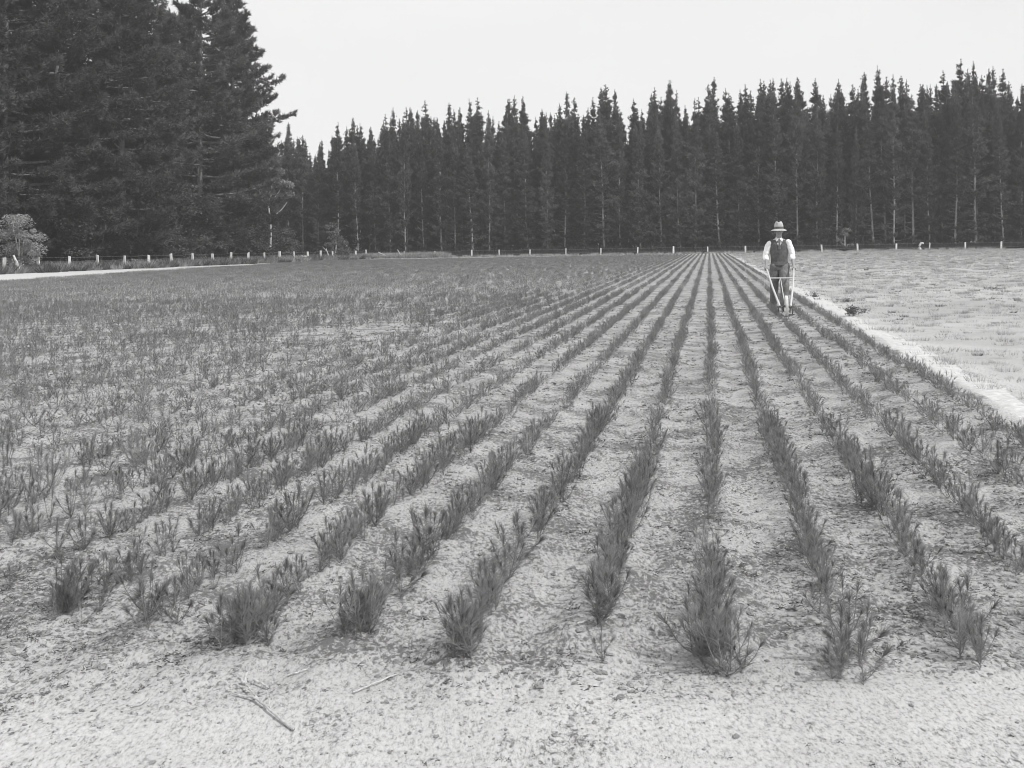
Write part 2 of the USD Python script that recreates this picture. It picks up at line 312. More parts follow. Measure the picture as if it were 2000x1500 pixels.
for rank in range(7):
    x = -36.0 if rank else -33.0
    while x < 88:
        D = FAR(x) + 7.0 + rank * 2.6 + rng.normal() * 0.35
        px = 1000 + FOC * x / D
        if px > (545 if rank else 560):
            hh = top_height(px) * (D / (FAR(x) + 7.0)) * rng.choice([rng.uniform(0.78, 0.95), rng.uniform(0.92, 1.09)]) * (0.98 if rank else 0.93)
            k = int(rng.integers(0, 8)) if rank else int(rng.choice([0, 2, 4, 7, 1, 6, 3, 5, 1, 6]))
            if rank == 0:
                lab, gr = 'slender dark pine, %s from the left in the front rank of the plantation' % ORD[i], None; i += 1; front_px.append(px)
            else:
                o = ORD[int(np.argmin(np.abs(np.array(front_px) - px)))]; lab, gr = 'slender dark pine in the ranks behind the %s front pine of the plantation' % o, 'pines behind the %s front pine of the plantation' % o
            w = hh / PROTO_H * rng.uniform(0.8, 1.35)
            far_tree(k, (x, D, 0), rng.uniform(0, 6.28), (w, w, hh / PROTO_H), lab, gr)
        x += rng.uniform(1.9, 3.1) if rank else rng.uniform(2.0, 3.2)

# ------------------------------------------------------------------ tall old pines at the left
def old_pine(seed, H, R):
    rng = np.random.default_rng(seed)
    zz = np.linspace(0, H, 14); ph = rng.uniform(0, 6)
    axis = lambda z: np.stack([0.15 * np.sin(z * 0.12 + ph) - 0.012 * z, 0.15 * np.cos(z * 0.15 + ph), z], -1)
    trunk = MB().add(*tube(axis(zz), 0.38 * (1 - zz / H) ** 0.85 + 0.02, 9))
    br, PT, DT = MB(), [], []
    z = 1.5
    while z < H - 0.3:
        t = z / H
        env = R * np.interp(t, [0, 0.12, 0.4, 0.65, 0.85, 1.0], [0.7, 0.95, 1.0, 0.72, 0.36, 0.05])
        nb = rng.integers(4, 7) if t < 0.85 else rng.integers(3, 5)
        az0 = rng.uniform(0, 6.28)
        for b in range(nb):
            az = az0 + b * 6.283 / nb + rng.normal() * 0.3
            L = env * rng.choice([0.55, 0.8, 1.0, 1.2], p=[0.25, 0.3, 0.3, 0.15]) * rng.uniform(0.85, 1.1)
            el = np.interp(t, [0, 0.3, 0.7, 1], [-0.12, 0.05, 0.22, 0.8]) + rng.normal() * 0.1
            d = np.array([math.cos(az) * math.cos(el), math.sin(az) * math.cos(el), math.sin(el)])
            lat = np.array([-math.sin(az), math.cos(az), 0])
            p0 = axis(np.array([z]))[0]; s = np.linspace(0, 1, 5)[:, None]
            curve = lambda u: p0 + d * L * u + np.array([0, 0, 1.0]) * (0.10 * L * (u ** 2) * 1.3 - 0.05 * L * np.sin(np.pi * u))
            br.add(*tube(curve(s), (0.05 + 0.012 * L) * (1 - s[:, 0] * 0.85), 4, False))
            n = int(10 + L * 16 + (L > 2) * 14); u = rng.uniform(0.3, 1.05, n) ** 0.7
            width = 0.30 * L * (1.12 - u) + 0.18
            P = curve(u[:, None]) + lat * (rng.normal(size=n) * width * 0.8)[:, None] + np.array([0, 0, 1.0]) * (rng.normal(size=n) * 0.16 + 0.05)[:, None]
            PT.append(P); DT.append(d * 0.5 + lat * rng.normal(size=(n, 1)) * 0.5 + [0, 0, 0.35] + rng.normal(size=(n, 3)) * 0.25)
        z += rng.uniform(0.65, 1.25) * np.interp(t, [0, 0.8, 1], [1, 0.9, 0.55])
    P, D = np.vstack(PT), np.vstack(DT)
    fol = tufts(P, D, 7, 0.5, 0.10, 0.5, rng)
    return trunk.out(), br.out(), fol
old_meshes = [old_pine(41 + k, 34.0, 6.2) for k in range(4)]
old_first = {}
def old_tree(k, loc, rot, sc, label, group=None):
    if k not in old_first:
        t = thing('tall_pine', label, 'pine tree', loc, rot, group, sc)
        tr, br, fo = old_meshes[k]
        obj('trunk', tr, M['oldbark'], t, True); obj('branches', br, M['oldbark'], t, kind='stuff'); obj('foliage', fo, M['bigpine'], t, kind='stuff')
        old_first[k] = t
    else:
        copy(old_first[k], 'tall_pine', label, 'pine tree', loc, rot, group, sc)
LX = lambda D: FX(D) - 8.5
front = [(146, 0.56), (138, 0.985), (129.5, 1.0), (121, 1.06), (113, 1.0), (106, 1.04), (99, 1.0), (92.5, 1.02), (86, 1.0), (79, 1.0)]
for n, (D, s) in enumerate(front):
    old_tree(n % 4, (LX(D) + rng.normal() * 0.6 + (-3.8 if n == 1 else -3.6 if n == 0 else 0), D, 0), rng.uniform(0, 6.28), s, 'towering dark pine with layered boughs, %s from the right end of the tall left-hand stand' % ORD[n])
for D in np.arange(82, 152, 5.2):
    old_tree(int(rng.integers(0, 4)), (LX(D) - 6 + rng.normal(), D + 2, 0), rng.uniform(0, 6.28), 0.95 * rng.uniform(0.9, 1.05) if D < 132 else 0.58, 'dark pine in the second rank of the tall left-hand stand, mostly hidden by boughs', 'pines behind the front of the tall left-hand stand')
for D in np.arange(90, 158, 7.5):
    old_tree(int(rng.integers(0, 4)), (LX(D) - 14 + rng.normal(), D + 4, 0), rng.uniform(0, 6.28), 0.9 * rng.uniform(0.9, 1.05) if D < 128 else 0.55, 'dark pine in the second rank of the tall left-hand stand, mostly hidden by boughs', 'pines behind the front of the tall left-hand stand')

# ------------------------------------------------------------------ shrubs and small trees
def bush(seed, w, h, n, leaf, trunk_h, clumps, mat_leaf, mat_bark, name, label, cat, loc, group=None, limbs=4, kind_leaf='leaf', base_r=0.07):
    rng = np.random.default_rng(seed)
    t = thing(name, label, cat, loc, rng.uniform(0, 6.28), group)
    C = []
    for k in range(clumps):
        u = rng.random(); a = rng.uniform(0, 6.28); zc = trunk_h + (h - trunk_h) * rng.uniform(0.05, 0.95)
        rr = w / 2 * math.sqrt(u) * math.sqrt(max(0.08, 1 - ((zc - trunk_h) / (h - trunk_h) - 0.35) ** 2 / 0.55)); C.append((rr * math.cos(a), rr * math.sin(a), zc))
    C = np.array(C); P = []
    for c in C:
        r = (0.16 if clumps < 40 else 0.14) * (w + h) / 2 * rng.uniform(0.45, 1.35); m = n // clumps
        d = unit(rng.normal(size=(m, 3))) * (rng.random((m, 1)) ** 0.45) * r * [1.15, 1.15, 0.75]; P.append(c + d)
    P = np.vstack(P); P[:, 2] = np.maximum(P[:, 2], 0.05)
    lv = leaves(P, leaf, rng) if kind_leaf == 'leaf' else tufts(P, np.tile([0, 0, 1.0], (len(P), 1)) + unit(P - [0, 0, h * 0.3]) * 0.6, 3, leaf * 3, leaf * 0.7, 0.5, rng)
    b = MB()
    for k in range(limbs):
        c = C[rng.integers(0, len(C))]; s = np.linspace(0, 1, 6)[:, None]; start = np.array([rng.normal() * 0.05, rng.normal() * 0.05, -0.05])
        pts = start + (c - start) * s + np.array([0, 0, 0.18 * h]) * np.sin(np.pi * s) + rng.normal(size=(6, 3)) * 0.025 * w * s
        b.add(*tube(pts, base_r * (1 - 0.8 * s[:, 0]), 5))
    obj('stem', b.out(), mat_bark, t, True); obj('foliage', lv, mat_leaf, t, kind='stuff')
    return t
def at(px, D): return D * (px - 1000) / FOC
for n, (px, D, w, h) in enumerate([(60, 93, 5, 4.6), (135, 97, 5.5, 5.5), (215, 101, 5.5, 6.2), (290, 107, 6, 7.5), (350, 112, 6.5, 8.6), (405, 118, 6, 6.0), (455, 124, 6.5, 5.2), (508, 129, 6.5, 5.6), (552, 137, 6.0, 3.8)]):
    bush(60 + n, w, h, 5200, 0.16, 0.3, 26, M['shrub'], M['oldbark'], 'dark_shrub', 'dark rounded shrub at the foot of the tall pines, %s from the left' % ORD[n], 'shrub', (at(px, D) - 1.0, D, 0), 'dark shrubs along the foot of the tall pines', base_r=0.09)
bush(90, 3.3, 4.5, 7500, 0.085, 0.5, 52, M['palebush'], M['palebark'], 'pale_bush', 'pale leafy bush on the left fence line at the picture edge', 'bush', (at(38, 81.5), 81.5, 0), limbs=6, base_r=0.05)
bush(91, 3.8, 3.2, 4500, 0.11, 0.4, 18, M['gum'], M['palebark'], 'corner_bush', 'grey bush with a pale forked stem where the two fences meet', 'bush', (at(655, 141), 141, 0), limbs=6, base_r=0.08)
bush(92, 2.0, 4.6, 700, 0.12, 2.6, 7, M['gum'], M['palebark'], 'ragged_sapling', 'ragged thin sapling rising out of the grey corner bush', 'sapling', (at(650, 142.5), 142.5, 0), limbs=4, base_r=0.06)
bush(93, 1.9, 3.1, 1300, 0.10, 0.35, 14, M['gum'], M['palebark'], 'small_shrub', 'small grey shrub before the plantation, right of the walking man', 'shrub', (at(1650, 144), 144, 0), base_r=0.05)
# gum tree with a bare forked trunk against the tall pines
g = thing('gum_tree', 'gum tree with bare pale forked trunk and light crown against the dark pines', 'gum tree', (at(524, 134.5), 134.5, 0))
b = MB(); s = np.linspace(0, 1, 9)[:, None]
b.add(*tube(np.hstack([0.35 * np.sin(s * 3), 0 * s, 7.2 * s]), 0.16 - 0.05 * s[:, 0], 7))
top = np.array([0.35 * math.sin(3), 0, 7.2]); low = np.array([0.35 * math.sin(2.2), 0, 5.3])
limbs = [(top, np.array([1.7, 0.4, 9.4])), (top, np.array([0.6, -0.5, 10.2])), (low, np.array([2.4, 0.2, 7.4])), (top, np.array([-0.8, 0.3, 9.6]))]
for a, c in limbs:
    b.add(*tube(a + (c - a) * s + np.array([0.25, 0, 0]) * np.sin(np.pi * s), 0.10 - 0.07 * s[:, 0], 5))
obj('trunk', b.out(), M['palebark'], g, True)
r2 = np.random.default_rng(77); P = []
for c, r in [((1.8, 0.3, 9.6), 0.8), ((0.7, -0.4, 10.6), 0.9), ((2.6, 0.2, 8.4), 0.7), ((-0.7, 0.3, 10.0), 0.7), ((1.6, -0.2, 11.2), 0.7), ((2.7, 0, 9.5), 0.6), ((0.2, 0, 11.4), 0.6)]:
    P.append(np.array(c) + unit(r2.normal(size=(420, 3))) * (r2.random((420, 1)) ** 0.5) * r * [1.2, 1, 0.8])
obj('foliage', leaves(np.vstack(P), 0.16, r2), M['gum'], g, kind='stuff')

# dark low growth under the plantation edge and behind the left fence
def grass_proto(seed, n, h, r, w, droop=0.5):
    rg = np.random.default_rng(seed); a = rg.uniform(0, 6.28, n); rr = r * np.sqrt(rg.random(n))
    P = np.stack([rr * np.cos(a), rr * np.sin(a), np.full(n, -0.01)], 1); D = np.stack([np.cos(a) * droop, np.sin(a) * droop, np.ones(n)], 1) + rg.normal(size=(n, 3)) * 0.25
    D[:, 2] = np.abs(D[:, 2]) + 0.15
    return blades(P, D, h * rg.uniform(0.5, 1.15, n), w, rg)
rg = np.random.default_rng(5)
n = 3400; x = rg.uniform(-34, 88, n); y = FAR(x) + 2.0 + 9 * rg.random(n) ** 1.2
scatter('undergrowth', [('fern_clump', grass_proto(1, 60, 0.9, 0.6, 0.10), M['under']), ('bracken_clump', grass_proto(2, 80, 0.7, 0.7, 0.13, 1.0), M['under'])], P3(x, y), rg.integers(0, 2, n), rg.uniform(0, 6.28, n),
        rg.uniform(0.6, 1.5, n) * np.where(y - FAR(x) < 5, 0.7, 1.2), 'dark bracken and fern under the edge of the plantation', 'undergrowth')
n = 2600; D = rg.uniform(60, 151, n); off = rg.normal(size=n) * 1.1 + 0.1; far_off = rg.random(n) < 0.35; off = np.where(far_off, -rg.random(n) * 8, off)
x = FX(D) + off
scatter('verge_grass', [('grass_tuft', grass_proto(3, 90, 0.5, 0.35, 0.035), M['verge']), ('bracken_tuft', grass_proto(4, 70, 0.55, 0.5, 0.09, 1.0), M['gum']), ('dark_tuft', grass_proto(6, 70, 0.6, 0.5, 0.08, 0.8), M['shrub']), ('pale_tuft', grass_proto(16, 60, 0.6, 0.4, 0.04, 0.7), M['straw'])], P3(x, D), rg.choice([0, 1, 2, 3], n, p=[0.35, 0.28, 0.22, 0.15]), rg.uniform(0, 6.28, n),
        rg.uniform(0.7, 1.6, n), 'rough grass and bracken growing along the left fence', 'grass')
n = 900; x = np.concatenate([rg.uniform(-20, 62, 560), rg.uniform(-22, -8, 340)]); y = FAR(x) + rg.normal(size=n) * 0.6 - 0.6
scatter('fence_grass', [('pale_tuft', grass_proto(7, 80, 0.42, 0.3, 0.03), M['straw'])], P3(x, y), np.zeros(n, int), rg.uniform(0, 6.28, n), np.where(x < -9, 2.0, 0.9) * rg.uniform(0.5, 1.2, n), 'pale dry grass along the foot of the far fence', 'grass')

# dry pasture right of the path
n = 20000; y = 6 + 132 * rg.random(n) ** 0.75; q = 2.55 + (y * 0.36 + 2) * rg.random(n); x = SLOPE * y + q
keep = (x < 75) & (y < FAR(x)) & (rg.random(n) < 0.35 + 0.9 * meshkit.fbm(P3(x * 0.5, y * 0.25), 3, 4)); x, y = x[keep], y[keep]
dk = rg.random(len(x)) < np.clip((meshkit.fbm(P3(x * 0.7, y * 0.35), 3, 14) - 0.56) * 1.2, 0.03, 0.25)
scatter('dry_grass', [('straw_tuft', grass_proto(8, 60, 0.075, 0.10, 0.006, 0.5), M['straw']), ('thin_tuft', grass_proto(9, 45, 0.06, 0.14, 0.006, 0.7), M['straw']), ('weed_tuft', grass_proto(10, 45, 0.07, 0.05, 0.008, 0.7), M['weed'])],
        P3(x, y, gz(x, y)), np.where(dk, 2, rg.integers(0, 2, len(x))), rg.uniform(0, 6.28, len(x)), rg.uniform(0.5, 1.2, len(x)) * (1 + y / 90), 'dry pale grass and small weeds of the pasture right of the path', 'grass')
for (px, D, s, lab) in [(1665, 19.9, 1.6, 'dark weed clump in the pale grass just right of the sandy path'), (1590, 27, 1.1, 'small dark weed clump in the grass behind the walking man'), (1655, 24.5, 0.9, 'small dark weed tuft in the pasture above the larger weed clump')]:
    t = thing('weed_clump', lab, 'weed', (at(px, D), D, float(gz(at(px, D), D))), 0.4, None, s)
    rw = np.random.default_rng(int(px)); C = rw.normal(size=(9, 3)) * [0.07, 0.05, 0.02] + [0, 0, 0.05]; P = np.repeat(C, 34, 0) + rw.normal(size=(306, 3)) * [0.03, 0.03, 0.022]; P[:, 2] = np.abs(P[:, 2])
    obj('leaves', leaves(P, 0.017, rw), M['weed'], t, kind='stuff')

# ------------------------------------------------------------------ fences: squared posts and wires
def fence(label, posts, hgt, seed, wires):
    rg = np.random.default_rng(seed)
    f = thing('wire_fence', label, 'fence')
    tops = []
    for k, (x, y) in enumerate(posts):
        h = hgt * rg.uniform(0.93, 1.06); w = rg.uniform(0.15, 0.24) * (1.1 if h > 1.1 else 0.85); d = w * rg.uniform(0.5, 0.9)
        bx = trimesh.creation.box([w, d, h + 0.3]); bx = bx.subdivide()
        v = bx.vertices.copy(); v[:, 2] += (h - 0.3) / 2
        v[:, :2] *= (1 - 0.08 * (v[:, 2:] / h)); v += rg.normal(size=v.shape) * 0.008; v[v[:, 2] > h * 0.95, 2] += (v[v[:, 2] > h * 0.95, 0]) * rg.normal() * 0.3
        ln = rg.normal(size=2) * 0.035; v[:, 0] += v[:, 2] * ln[0]; v[:, 1] += v[:, 2] * ln[1]
        a = rg.uniform(-0.5, 0.5); R = np.array([[math.cos(a), -math.sin(a)], [math.sin(a), math.cos(a)]]); v[:, :2] = v[:, :2] @ R.T
        obj('post', (v + [x, y, 0], bx.faces), M['post'], f); tops.append((x, y, ln))
    for zf in wires:
        pts = []
        for k, (x, y, ln) in enumerate(tops):
            pts.append([x + ln[0] * zf, y + ln[1] * zf - 0.1, zf * hgt])
            if k + 1 < len(tops):
                x2, y2, l2 = tops[k + 1]; pts.append([(x + x2) / 2, (y + y2) / 2 - 0.1, zf * hgt - 0.03])
        obj('wire', tube(pts, 0.006, 4), M['wire'], f)
    return f
Ls = np.arange(69.45, 150.5, 3.655)
fence('weathered post and wire fence running back along the left side below the tall pines', [(FX(D), D) for D in Ls], 1.2, 1, (0.35, 0.65, 0.92))
pxs = [789, 849, 921, 975, 1035, 1105, 1173, 1245, 1315, 1382, 1456, 1530, 1605, 1675, 1750, 1815, 1885, 1955, 2025]
fp = []
for p in pxs:
    a = (p - 1000) / FOC; D = (150 - 20.2 * 12 / 73.7) / (1 + a * 12 / 73.7); fp.append((a * D, D))
fence('long post and wire fence across the far end of the field before the plantation', fp, 0.98, 2, (0.4, 0.9))

# pale fallen timber by the fence corner
def log(pts, r0, r1, label, cat, name='fallen_branch', twigs=()):
    p = np.array(pts, float); s = np.linspace(0, 1, 9); base = p[0].copy()
    P = np.stack([np.interp(s, np.linspace(0, 1, len(p)), p[:, c]) for c in range(3)], 1) - base
    t = thing(name, label, cat, base)
    P += np.random.default_rng(len(label)).normal(size=P.shape) * r0 * 0.15
    obj('limb', tube(P, np.linspace(r0, r1, 9), 7), M['deadwood'], t, True)
    for a, bq, r in twigs: obj('twig', tube(np.linspace(np.array(a, float) - base, np.array(bq, float) - base, 5), np.linspace(r, r * 0.4, 5), 5), M['deadwood'], t, True)
D0 = 148.0
log([(at(762, D0), D0, 0.15), (at(750, D0), D0, 0.5), (at(738, D0), D0, 0.9)], 0.09, 0.05, 'bleached fallen branch propped up between the corner posts of the far fence', 'branch', twigs=[((at(755, D0), D0, 0.3), (at(742, D0), D0 - 0.3, 0.5), 0.05)])
log([(at(790, D0), D0 - 0.6, 0.1), (at(783, D0), D0 - 0.6, 0.5), (at(777, D0), D0 - 0.6, 1.2)], 0.09, 0.04, 'pale upright snag leaning against the first post of the far fence', 'branch', twigs=[((at(787, D0), D0 - 0.6, 0.2), (at(796, D0), D0 - 0.9, 0.6), 0.05)])
log([(at(648, 139), 139, 0.05), (at(641, 139), 139, 0.6), (at(637, 139), 139, 1.5)], 0.10, 0.05, 'bare pale forked limb at the foot of the grey corner bush', 'branch', twigs=[((at(638.5, 139), 139, 1.1), (at(630, 139), 139, 1.75), 0.06)])
log([(at(590, 131), 130.5, 0.35), (at(601, 131), 130.5, 0.4)], 0.3, 0.26, 'short pale log lying in the grass along the left fence', 'log', name='log')
log([(at(38, 80), 80, 0.0), (at(33, 80), 80, 0.7), (at(26, 80), 80, 1.35)], 0.16, 0.07, 'leaning pale stump in front of the pale bush at the picture edge', 'stump', name='stump')
log([(at(1797, 137), 137, 0.1), (at(1795, 137), 137, 0.6), (at(1799, 137), 137, 0.95), (at(1804, 137), 137, 0.9)], 0.16, 0.10, 'hooked pale stump beside the last post at the right of the far fence', 'stump', name='stump')

# ------------------------------------------------------------------ pine seedlings in drilled rows
def seedling(seed, h, shoots, per, nl, nw):
    """a stem with upswept side shoots, each ending in a brush of young needles; returns (stems, needles)"""
    rg = np.random.default_rng(seed); st, P, D, L = MB(), [], [], []
    for k in range(shoots):
        a = rg.uniform(0, 6.28)
        if k == 0: b0, hh, out = np.zeros(3), h, rg.normal() * 0.012
        else: b0 = np.array([0, 0, h * rg.uniform(0.02, 0.3)]); hh = h * rg.uniform(0.5, 0.95) - b0[2]; out = rg.uniform(0.025, 0.07)
        s = np.linspace(0, 1, 6)[:, None]
        pts = b0 + np.hstack([out * math.cos(a) * s ** 0.7, out * math.sin(a) * s ** 0.7, hh * s ** 1.1]) + rg.normal(size=(6, 3)) * 0.0012 * s
        st.add(*tube(pts, 0.0015 * (1 - 0.5 * s[:, 0]), 3, False))
        n = per if k == 0 else int(per * 0.8); nb = int(n * 0.5)
        u = np.concatenate([rg.uniform(0.02, 0.9, n - nb), rg.uniform(0.80, 1.0, nb)])          # along the stem, then the brush at the tip
        p = np.stack([np.interp(u, s[:, 0], pts[:, c]) for c in range(3)], 1)
        ax = unit(pts[-1] - pts[0]); az = rg.uniform(0, 6.28, n)
        rad = np.stack([np.cos(az), np.sin(az), np.zeros(n)], 1)
        open_ = np.where(np.arange(n) < n - nb, rg.uniform(0.6, 2.2, n), rg.uniform(0.1, 0.8, n))
        P.append(p); D.append(ax + rad * open_[:, None]); L.append(nl * rg.uniform(0.6, 1.15, n) * np.where(np.arange(n) < n - nb, 0.85, 0.8))
    P, D, L = np.vstack(P), np.vstack(D), np.hstack(L)
    return st.out(), blades(P, D, L, nw, rg)
near_specs = [(100 + k, h, n) for k, (h, n) in enumerate([(0.145, 4), (0.125, 4), (0.16, 5), (0.11, 3), (0.14, 6), (0.155, 4), (0.09, 3), (0.13, 5), (0.12, 6), (0.15, 4)])]
near_meshes = [seedling(a, h * 1.1, n, 125, 0.044, 0.0013) for a, h, n in near_specs]
mid_meshes = []
for k in range(8):
    st, nd = seedling(200 + k, 0.9 * [0.14, 0.12, 0.15, 0.11, 0.13, 0.145, 0.125, 0.09][k], [4, 4, 5, 4, 5, 4, 5, 3][k], 30, 0.048, 0.0026); b = MB().add(*st).add(*nd); mid_meshes.append(b.out())
def segment(seed):
    """a metre of row for the far end of the field"""
    rg = np.random.default_rng(seed); b = MB()
    for v in np.arange(-0.5, 0.5, 0.07):
        if rg.random() < 0.13: continue
        _, nd = seedling(int(rg.integers(1e6)), rg.uniform(0.10, 0.15), 3, 12, 0.05, 0.0075)
        b.add(nd[0] + [rg.normal() * 0.028, v + rg.normal() * 0.02, 0], nd[1])
    return b.out()
far_seg = [segment(300 + k) for k in range(6)]
rg = np.random.default_rng(17)
def patchy(x, y, k):
    dens = np.clip(0.30 + 1.7 * (meshkit.fbm(P3(y * 1.6, y * 0 + k * 3.7), 3, 40) - 0.28), 0.28, 1)
    dens = dens * np.clip(0.6 + 1.6 * (meshkit.fbm(P3(x * 0.25, y * 0.25), 3, 52) - 0.2), 0.5, 1)
    hole = np.exp(-(((x + 2.6 - (y - 17.6) * 0.45) / 1.4) ** 2 + ((y - 17.6) / 1.5) ** 2) ** 2)
    return dens * (1 - 0.97 * hole)
pos, hs = [], []
for k in range(-150, 6):
    y = np.arange(row_start(k), 31, 0.040); y = y + rg.normal(size=len(y)) * 0.015
    q = k * PITCH + rg.normal(size=len(y)) * 0.025 + 0.03 * (meshkit.noise(P3(y * 0.5, y * 0 + k)) - 0.5); x = SLOPE * y + q
    vis = (np.abs(x) < y * 0.50 + 0.9) & (rg.random(len(y)) < patchy(x, y, k)) & (x > -25.6)
    if k == -1: vis |= False
    sc = 0.68 + 0.66 * meshkit.fbm(P3(y * 0.9, y * 0 + k * 5.1), 2, 60) + rg.normal(size=len(y)) * 0.17
    sc *= 1 + 0.15 * np.exp(-(y - row_start(k)) / 0.25)
    pos.append(np.stack([x, y, np.full(len(y), k), sc], 1)[vis])
pos.append(np.array([[0.275, 3.57, -1, 0.8], [0.28, 3.58, -1, 0.7]]))
# dense tufts that close the front ends of the rows
for k, n, w in ((0, 12, 0.07), (-2, 9, 0.06), (-4, 12, 0.08), (-3, 8, 0.06), (1, 5, 0.05), (-6, 9, 0.08), (-5, 5, 0.05)):
    yy = row_start(k) + rg.random(n) * 0.2; pos.append(np.stack([SLOPE * yy + k * PITCH + rg.normal(size=n) * w * 0.6, yy, np.full(n, k), rg.uniform(0.75, 1.15, n)], 1))
pos = np.vstack(pos); pos = pos[np.argsort(np.hypot(pos[:, 0], pos[:, 1]))]
infr = np.abs(pos[:, 0]) < pos[:, 1] * 0.475
near_idx = np.where(infr)[0][:300]
rest = np.setdiff1d(np.arange(len(pos)), near_idx)
seed_first = {}
def row_name(k):
    if k == 0: return 'the straightest row, pointing up the picture'
    return 'the %s row %s of the straightest row' % (ORD[abs(k) - 1], 'left' if k < 0 else 'right')
for a in near_idx:
    x, y, k, sc = pos[a]; p = int(rg.integers(0, 10)); k = int(k); z = float(gz(x, y)) - 0.004
    lab, gr = 'feathery pine seedling at the near end of ' + row_name(k), 'pine seedlings at the near end of ' + row_name(k)
    sc3 = (max(sc, 0.45) * rg.uniform(0.9, 1.15),) * 2 + (max(sc, 0.45),)
    if p not in seed_first:
        t = thing('pine_seedling', lab, 'seedling', (x, y, z), rg.uniform(0, 6.28), gr, sc3)
        obj('stem', near_meshes[p][0], M['stem'], t); obj('needles', near_meshes[p][1], M['seedling'], t, kind='stuff'); seed_first[p] = t
    else: copy(seed_first[p], 'pine_seedling', lab, 'seedling', (x, y, z), rg.uniform(0, 6.28), gr, sc3)
R = pos[rest]; near2 = np.hypot(R[:, 0], R[:, 1]) < 8.0
sp = [np.stack([R[:, 0], R[:, 1], gz(R[:, 0], R[:, 1]) - 0.004], 1)]
si = [np.where(near2, rg.integers(0, 6, len(R)), 6 + rg.integers(0, 8, len(R)))]; srot = [rg.uniform(0, 6.28, len(R))]; ssc = [np.clip(R[:, 3], 0.45, 1.4)[:, None] * np.where(near2, 1.0, 0.85)[:, None] ** [1, 1, 0]]
for k in range(-190, 6):                                      # far end: a metre at a time
    y = np.arange(31.4, 131, 0.98) + rg.uniform(-0.1, 0.1); q = k * PITCH + rg.normal(size=len(y)) * 0.015; x = SLOPE * y + q
    ok = (field_mask(x, y) > 0.5) & (np.abs(x) < y * 0.5 + 2) & (rg.random(len(y)) < np.clip(patchy(x, y, k) + 0.4, 0, 0.97))
    x, y = x[ok], y[ok]; sp.append(P3(x, y)); si.append(14 + rg.integers(0, 6, len(x))); srot.append(np.where(rg.random(len(x)) < 0.5, 0, np.pi) - math.atan(SLOPE)); h = 0.75 + 0.5 * meshkit.fbm(P3(x * 0.3, y * 0.3), 3, 60)
    ssc.append(np.stack([0.95 + 0 * h, np.ones(len(x)), h], 1))
protos = []
for k in range(6): protos.append(('seedling_plant', MB().add(*near_meshes[k][0]).add(*near_meshes[k][1]).out(), M['seedling']))
protos += [('seedling_plant', m, M['seedling']) for m in mid_meshes] + [('seedling_row_piece', m, M['seedling']) for m in far_seg]
scatter('seedling_rows', protos, np.vstack(sp), np.hstack(si), np.hstack(srot), np.vstack(ssc), 'long drilled rows of young pine seedlings running back to the far fence', 'seedlings')

# clods, litter and weeds strewn over the soil
def clod(seed):
    rg = np.random.default_rng(seed); s = trimesh.creation.icosphere(2, 1.0); v = s.vertices * (1 + 1.3 * (meshkit.fbm(s.vertices * 1.9 + seed * 7.3, 3) - 0.5)[:, None]) * [1.25, 0.95, 0.6]
    return v, s.faces
def scrap(seed):
    rg = np.random.default_rng(seed); n = 11; P = rg.normal(size=(n, 3)) * [0.8, 0.8, 0.2]; P[:, 2] = np.abs(P[:, 2]); return blades(P, rg.normal(size=(n, 3)) * [1, 1, 0.45], 1.1 * rg.uniform(0.5, 1.3, n), 0.3, rg)
n = 110000; y = 2.8 + 24 * rg.random(n) ** 1.7; x = (rg.random(n) * 2 - 1) * (y * 0.52 + 0.3)
dn = meshkit.fbm(P3(x * 1.5, y * 1.5), 3, 77); f = field_mask(x, y) * (qx(x, y) < 2.2)
keep = rg.random(n) < np.clip((dn - 0.3) * 2.2, 0.05, 1) * (0.07 + 0.93 * f) * (qx(x, y) < 2.3); x, y, dn = x[keep], y[keep], dn[keep]; n = len(x)
kind = rg.choice(7, n, p=[0.16, 0.16, 0.16, 0.14, 0.14, 0.12, 0.12]); sz = np.where(kind < 3, 0.0036, 0.0048) * np.minimum(np.exp(rg.normal(size=n) * (0.35 + 0.35 * f[keep])), 3.2) * (1 + y / 16)
scatter('soil_litter', [('clod', clod(1), M['clod']), ('clod', clod(2), M['clod']), ('clod', clod(3), M['clod']), ('scrap', scrap(4), M['litter']), ('scrap', scrap(5), M['litter']), ('weed_sprig', scrap(6), M['weed']), ('weed_sprig', scrap(7), M['weed'])],
        P3(x, y, gz(x, y) + 0.001), kind, rg.uniform(0, 6.28, n), sz, 'small clods, dry litter and weed scraps strewn between the rows', 'litter')

# ------------------------------------------------------------------ sticks lying in the foreground
def ground_at(px, py):
    xr, yr = (px - 1000) / FOC, (HORIZON - py) / FOC
    X, Z = xr * c_ + yr * s_, -xr * s_ + yr * c_
    t = -EYE / Z; return np.array([X * t, t])
def stick(label, paths, part_names, name='stick'):
    base = ground_at(*paths[0][0][0][:2]); bz = float(gz(*base)); t = thing(name, label, 'stick', (base[0], base[1], bz))
    for (pts, r0, r1), pn in zip(paths, part_names):
        P = []
        for p in pts:
            g = ground_at(p[0], p[1]); P.append([g[0], g[1], float(gz(*g)) + p[2]])
        P = np.array(P); s = np.linspace(0, 1, 12); u = np.linspace(0, 1, len(P))
        P = np.stack([np.interp(s, u, P[:, c]) for c in range(3)], 1) - [base[0], base[1], bz]
        P += np.random.default_rng(int(pts[0][0])).normal(size=P.shape) * 0.0012
        obj(pn, tube(P, np.linspace(r0, r1, 12), 7), M['stick'], t, True)
